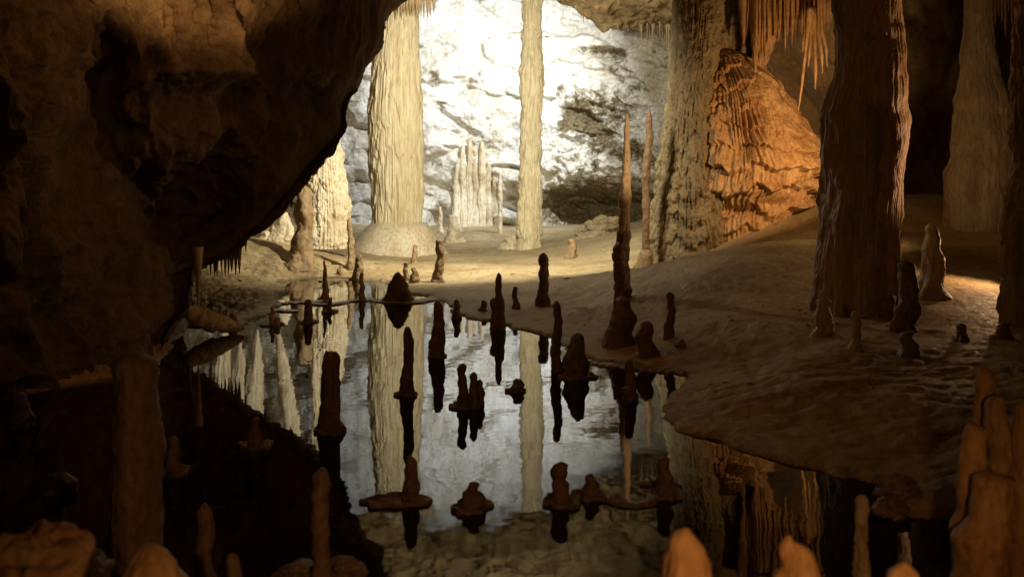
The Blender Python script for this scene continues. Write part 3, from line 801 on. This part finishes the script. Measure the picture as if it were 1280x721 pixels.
# calcite shelves at the water line
SH = 'thin calcite shelves along the pool'
def shelf(px, w, th, label):
    pts = [(X(u, depth(v)), depth(v)) for u, v in px]
    tag(link('calcite_shelf', ribbon_mesh(pts, w, th, nseed()), M['rim']), label, 'calcite shelf', SH)
shelf([(384, 380), (410, 382), (440, 376), (470, 375), (490, 378), (512, 379), (535, 375), (560, 369)], .42, .10, 'long wavy thin shelf passing under the dark cone')
shelf([(300, 392), (318, 389), (345, 388), (372, 390)], .36, .08, 'dark thin shelf beside the peg with the white knob')
shelf([(330, 382), (360, 379), (392, 378), (412, 376)], .36, .08, 'farther thin shelf left of the slim pointed stalagmite')
shelf([(400, 352), (430, 349), (455, 347), (490, 343)], .5, .08, 'farthest thin shelf in front of the pale mound')
shelf([(745, 455), (780, 459), (820, 463), (868, 467)], .30, .12, 'dark ledge along the right shore below the thick stump')
shelf([(762, 622), (775, 630), (795, 633), (815, 629), (826, 618)], .10, .07, 'open crescent rim between two near stumps')
shelf([(845, 612), (838, 604), (815, 603), (800, 606)], .10, .05, 'small dark arc of rim behind the crescent')


# ------------------------------------------------------------------ stalactites
def stalactite(u, vt, vb, w, Y, mat, label, group, seed=None, bend=0, name='stalactite'):
    x0, zt = X(u, Y), Z(vt, Y); h = zt-Z(vb, Y); s = Y/F; sd = nseed()
    pr = []
    for t in np.linspace(0, 1, 14):
        k = (1-t)**.75*(1+.25*float(pn(t*4+sd, sd, 1.)))+.05
        cc = bend*s*t*t
        pr.append((-t*h, cc-w*s*k/2, cc+w*s*k/2))
    pr.append((.22, -w*s*.7, w*s*.7))
    o = link(name, body_mesh(pr, 20, 40, 1, .12, 8, .06, .2, .05*w*s, 2/(w*s), sd), mat, None, (x0, Y, zt))
    return tag(o, label, 'stalactite', group)


g1 = 'pale stalactites fringing the ceiling lip'
for i in range(58):
    u = 720+i*2.2+rng.uniform(-1.5, 1.5)
    vt = np.interp(u, [700, 760, 800, 850], [2, 16, 26, 34])
    stalactite(u, vt, vt+rng.uniform(5, 22)*(1.7 if u > 800 else 1), rng.uniform(1.4, 3.6), 36.8+rng.uniform(-.5, .5), M['tan'], 'thin pale stalactite in the fringe under the ceiling lip', g1)
for i in range(12):
    u = 502+i*3.6+rng.uniform(-1, 1)
    stalactite(u, 4, 14+rng.uniform(2, 14), rng.uniform(2.5, 4.5), 36.0, M['tan'], 'short stalactite in the fringe at the head of the thick column', 'stalactites at the head of the thick column')
g2 = 'dark stalactites along the overhang edge'
for i in range(40):
    t = rng.uniform(.14, .80); k = int(t*519)
    u, v, Y = edge[k]
    L_ = rng.uniform(5, 16)
    stalactite(u-rng.uniform(3, 10), v-3, v+L_, rng.uniform(3, 6), Y+.45, M['arch'], 'small dark stalactite on the ragged edge of the overhang', g2)
for i in range(12):
    u = 250+i*4.4+rng.uniform(-1, 1)
    stalactite(u, 322, 334+rng.uniform(0, 13), rng.uniform(3, 5), 18.0, M['tan'], 'short tan stalactite in the fringe under the low end of the overhang', 'tan stalactites under the low overhang')
stalactite(248, 325, 384, 9, 16.8, M['tan'], 'long tan dripstone ribbon at the low end of the overhang', 'tan stalactites under the low overhang')
Y = 29.9
o = link('flowstone_drapery', body_mesh([(a, b, d_) for a, b, d_ in px_prof([(-45, 936, 1042), (0, 935, 1040), (16, 936, 1012), (30, 938, 984), (50, 940, 970), (75, 942, 961), (98, 945, 950)], Y, X(985, Y), 7.)],
         320, 260, .35, .10, 60, .05, .8, .05, 3, 3.1, fz=.15), M['orange'], None, (X(985, Y), Y, 7.))
tag(o, 'orange fluted curtain of flowstone hanging above the tiered mass', 'flowstone')
for i in range(40):
    u = 944+i*2.6+rng.uniform(-1.5, 1.5)
    stalactite(u, -20, np.interp(u, [948, 970, 1000, 1050], [74, 52, 40, 34])+rng.uniform(-14, 18), rng.uniform(3, 6), 29.2+rng.uniform(-.3, .2), M['orange'], 'thin orange straw stalactite in the fringe beside the great column', 'orange straw stalactites')
g3 = 'orange draperies above the flowstone'
for (u, vb, w, lb) in [(944, 92, 15, 'long orange drapery reaching the top of the flowstone'), (957, 80, 16, 'orange drapery right of the longest one'), (972, 52, 18, 'broad orange drapery over the dark recess'),
                       (988, 40, 18, 'orange drapery left of the root like threads'), (1004, 34, 16, 'short orange drapery above the root like threads'), (1022, 28, 18, 'short orange drapery beside the great column'), (930, 60, 12, 'short tan drapery left of the longest one')]:
    stalactite(u, -35, vb, w*1.5, 29.5, M['orange'], lb, g3)
for i, (u0, u1, vb) in enumerate([(1012, 998, 138), (1014, 1010, 84), (1017, 1019, 112), (1021, 1028, 92), (1025, 1034, 84), (1007, 1003, 66)]):
    Yr = 28.5+.2*i
    me = tube_mesh([(X(u0, Yr), Yr, Z(10, Yr)), (X(u0*.8+u1*.2, Yr), Yr, Z(40, Yr)), (X(u0*.3+u1*.7, Yr), Yr-.1, Z(vb*.7, Yr)), (X(u1, Yr), Yr, Z(vb, Yr))], [.08, .05, .045, .012], 10, i)
    tag(link('stalactite', me, M['orange']), ['longest curved root like stalactite left of the great column', 'short root like stalactite hanging straight', 'wavy root like stalactite in the middle of the tuft',
        'root like stalactite bending toward the great column', 'outermost root like stalactite touching the great column', 'faint root like stalactite on the inner side of the tuft'][i], 'stalactite', 'root like stalactites')
for i in range(14):
    u = 1240+i*4.2
    stalactite(u, -12+rng.uniform(-6, 4), 22+rng.uniform(-8, 30), rng.uniform(3, 6), 24.0, M['wall'], 'dark thin stalactite in the upper right corner', 'dark stalactites in the upper right')


g4 = 'white stalactites behind the overhang, mirrored in the pool'
def refl(v, Y): return (v-VH)*Y/F-H                # height of what the still water mirrors at row v
Yw = 32.0
for (u0, u1, vt, vr, w, lb) in [(346, 366, 404, 540, 26, 'long white stalactite behind the overhang, seen as a lone spike in the reflection'),
                                (322, 312, 410, 560, 34, 'white stalactite behind the overhang beside the mirrored curtain'),
                                (300, 296, 424, 560, 40, 'broad white stalactite of the mirrored curtain behind the overhang'),
                                (279, 272, 398, 560, 44, 'leftmost white stalactite of the mirrored curtain behind the overhang'),
                                (392, 398, 432, 540, 16, 'short white stalactite behind the overhang nearest the beehive column')]:
    zt, zr = refl(vt, Yw), 9.4; xa, xb = X(u0, Yw), X(u1, Yw); ww = w*Yw/F
    pr = [(zt, xa-.02, xa+.02)]
    for t in (.12, .3, .55, .8, 1.): pr.append((zt+(zr-zt)*t, xa+(xb-xa)*min(1, t*2)-ww*.5*min(1, .25+t*1.6), xa+(xb-xa)*min(1, t*2)+ww*.5*min(1, .25+t*1.6)))
    o = link('stalactite', body_mesh([(a-zt, b-xa, c_-xa) for a, b, c_ in pr], 60, 140, .8, .14, 16, .06, .8, .05, 3, nseed()), M['white'], None, (xa, Yw, zt))
    tag(o, lb, 'stalactite', g4)

# loose crumbs of calcite on the floor
co_, fa_ = [], []
for k in range(1100):
    Yp = math.exp(rng.uniform(math.log(9), math.log(42))); up = rng.uniform(200, 1280); xp = X(up, Yp)
    zz_, sd_ = ground_z(np.array([xp]), np.array([Yp]), True, True)
    if sd_[0] < .12 or pn(xp*.45, Yp*.45, 3.7) < .16: continue
    r_ = rng.uniform(.010, .032)*(2.0 if rng.random() < .06 else 1)*(.6+Yp/40)
    b0 = len(co_)
    for (a, b, c_) in [(1, 0, 0), (-1, 0, 0), (0, 1, 0), (0, -1, 0), (0, 0, 1), (0, 0, -1), (.7, .7, .5), (-.7, .7, .5), (.7, -.7, .5), (-.7, -.7, .5)]:
        q = r_*rng.uniform(.7, 1.3); co_.append((xp+a*q*1.2, Yp+b*q, float(zz_[0])+c_*q*.7))
    for f_ in [(0, 6, 8), (1, 9, 7), (2, 7, 6), (3, 8, 9), (4, 6, 7), (4, 7, 9), (4, 9, 8), (4, 8, 6), (0, 2, 6), (2, 1, 7), (1, 3, 9), (3, 0, 8), (0, 5, 2), (2, 5, 1), (1, 5, 3), (3, 5, 0)]:
        fa_.append(tuple(b0+i_ for i_ in f_))
me = bpy.data.meshes.new('pebbles'); me.from_pydata(co_, [], fa_); me.update()
tag(link('pebbles', me, M['bark']), kind='stuff')

# ------------------------------------------------------------------ lamps of the show cave, and added fill lamps
def spot(name, loc, to, energy, col, size=90, blend=.6, rad=.15):
    l = bpy.data.lights.new(name, 'SPOT'); l.energy = energy; l.color = col; l.spot_size = math.radians(size); l.spot_blend = blend
    l.shadow_soft_size = rad
    o = bpy.data.objects.new(name, l); COL.objects.link(o); o.location = loc
    o.rotation_euler = (Vector(to)-Vector(loc)).to_track_quat('-Z', 'Y').to_euler()
    return o


spot('flood_or_fill_lamp', (2.2, 41.5, 9.6), (-3.0, 48.5, 6.0), 6600, (.88, .95, 1.0), 150, 1.0, .3)
spot('flood_or_fill_lamp', (1.0, 25.0, 6.7), (-3.2, 36, 2.0), 8200, (1, .92, .71), 146, 1.0, .3)
spot('flood_or_fill_lamp', (-6.6, 33.0, 8.6), (1.0, 19.5, 0), 2600, (1, .90, .70), 46, 1.0, .25)  # added fill, stands in for bounce off the white wall onto the near floor
spot('flood_or_fill_lamp', (9.0, 25.4, 3.8), (6.7, 29, 5.2), 800, (1, .60, .28), 130, .5, .15)
spot('flood_or_fill_lamp', (4.3, 13.2, 1.5), (2.45, 19.6, 3.7), 1900, (1, .66, .40), 25, .6, .08)
spot('flood_or_fill_lamp', (9.0, 22.5, 3.2), (6.5, 24.0, 1.2), 150, (1, .66, .32), 130, .9, .15)
spot('flood_or_fill_lamp', (9.4, 18.7, 1.5), (7.0, 18.0, 1.0), 170, (1, .58, .30), 140, .7, .1)
spot('flood_or_fill_lamp', (9.8, 19.2, 2.6), (12.5, 29, 6.0), 170, (1, .62, .28), 90, .9, .2)  # added fill to brighten the upper right wall and far column
spot('flood_or_fill_lamp', (9.5, 15.5, 2.8), (6.2, 16.2, 4.1), 520, (1, .62, .36), 78, .5, .1)
spot('flood_or_fill_lamp', (1.0, 1.1, 2.1), (.7, 3.8, .8), 170, (1, .48, .17), 92, .7, .12)
spot('flood_or_fill_lamp', (-2.2, 9.5, .9), (X(330, 15), 16, 10.0), 3000, (1, .58, .25), 54, .35, .2)
spot('flood_or_fill_lamp', (4.8, 1.0, 5.6), (5.7, 16, 3.4), 1250, (1, .72, .41), 38, 1.0, .4)  # added fill from the camera side, lifts the great column and right bank

# ------------------------------------------------------------------ world, camera, render
w = bpy.data.worlds.new('World'); scene.world = w; w.use_nodes = True
bg = w.node_tree.nodes['Background']; bg.inputs[0].default_value = (1, .76, .42, 1); bg.inputs[1].default_value = .006

cam = bpy.data.cameras.new('camera'); co = bpy.data.objects.new('camera', cam); COL.objects.link(co)
co.location = (0, 0, H); co.rotation_euler = (math.radians(90), 0, 0)
cam.sensor_width = 36; cam.lens = F/1280*36; cam.shift_y = -(360.5-VH)/1280
cam.clip_end = 300; cam.clip_start = .05
cam.dof.use_dof = True; cam.dof.focus_distance = 17; cam.dof.aperture_fstop = 1.7
scene.camera = co
scene.render.engine = 'CYCLES'
scene.cycles.use_denoising = True
scene.cycles.max_bounces = 8
scene.cycles.diffuse_bounces = 4
scene.cycles.sample_clamp_indirect = 4
vs = scene.view_settings
vs.view_transform = 'Standard'; vs.look = 'None'; vs.exposure = 0; vs.gamma = 1; vs.use_curve_mapping = False
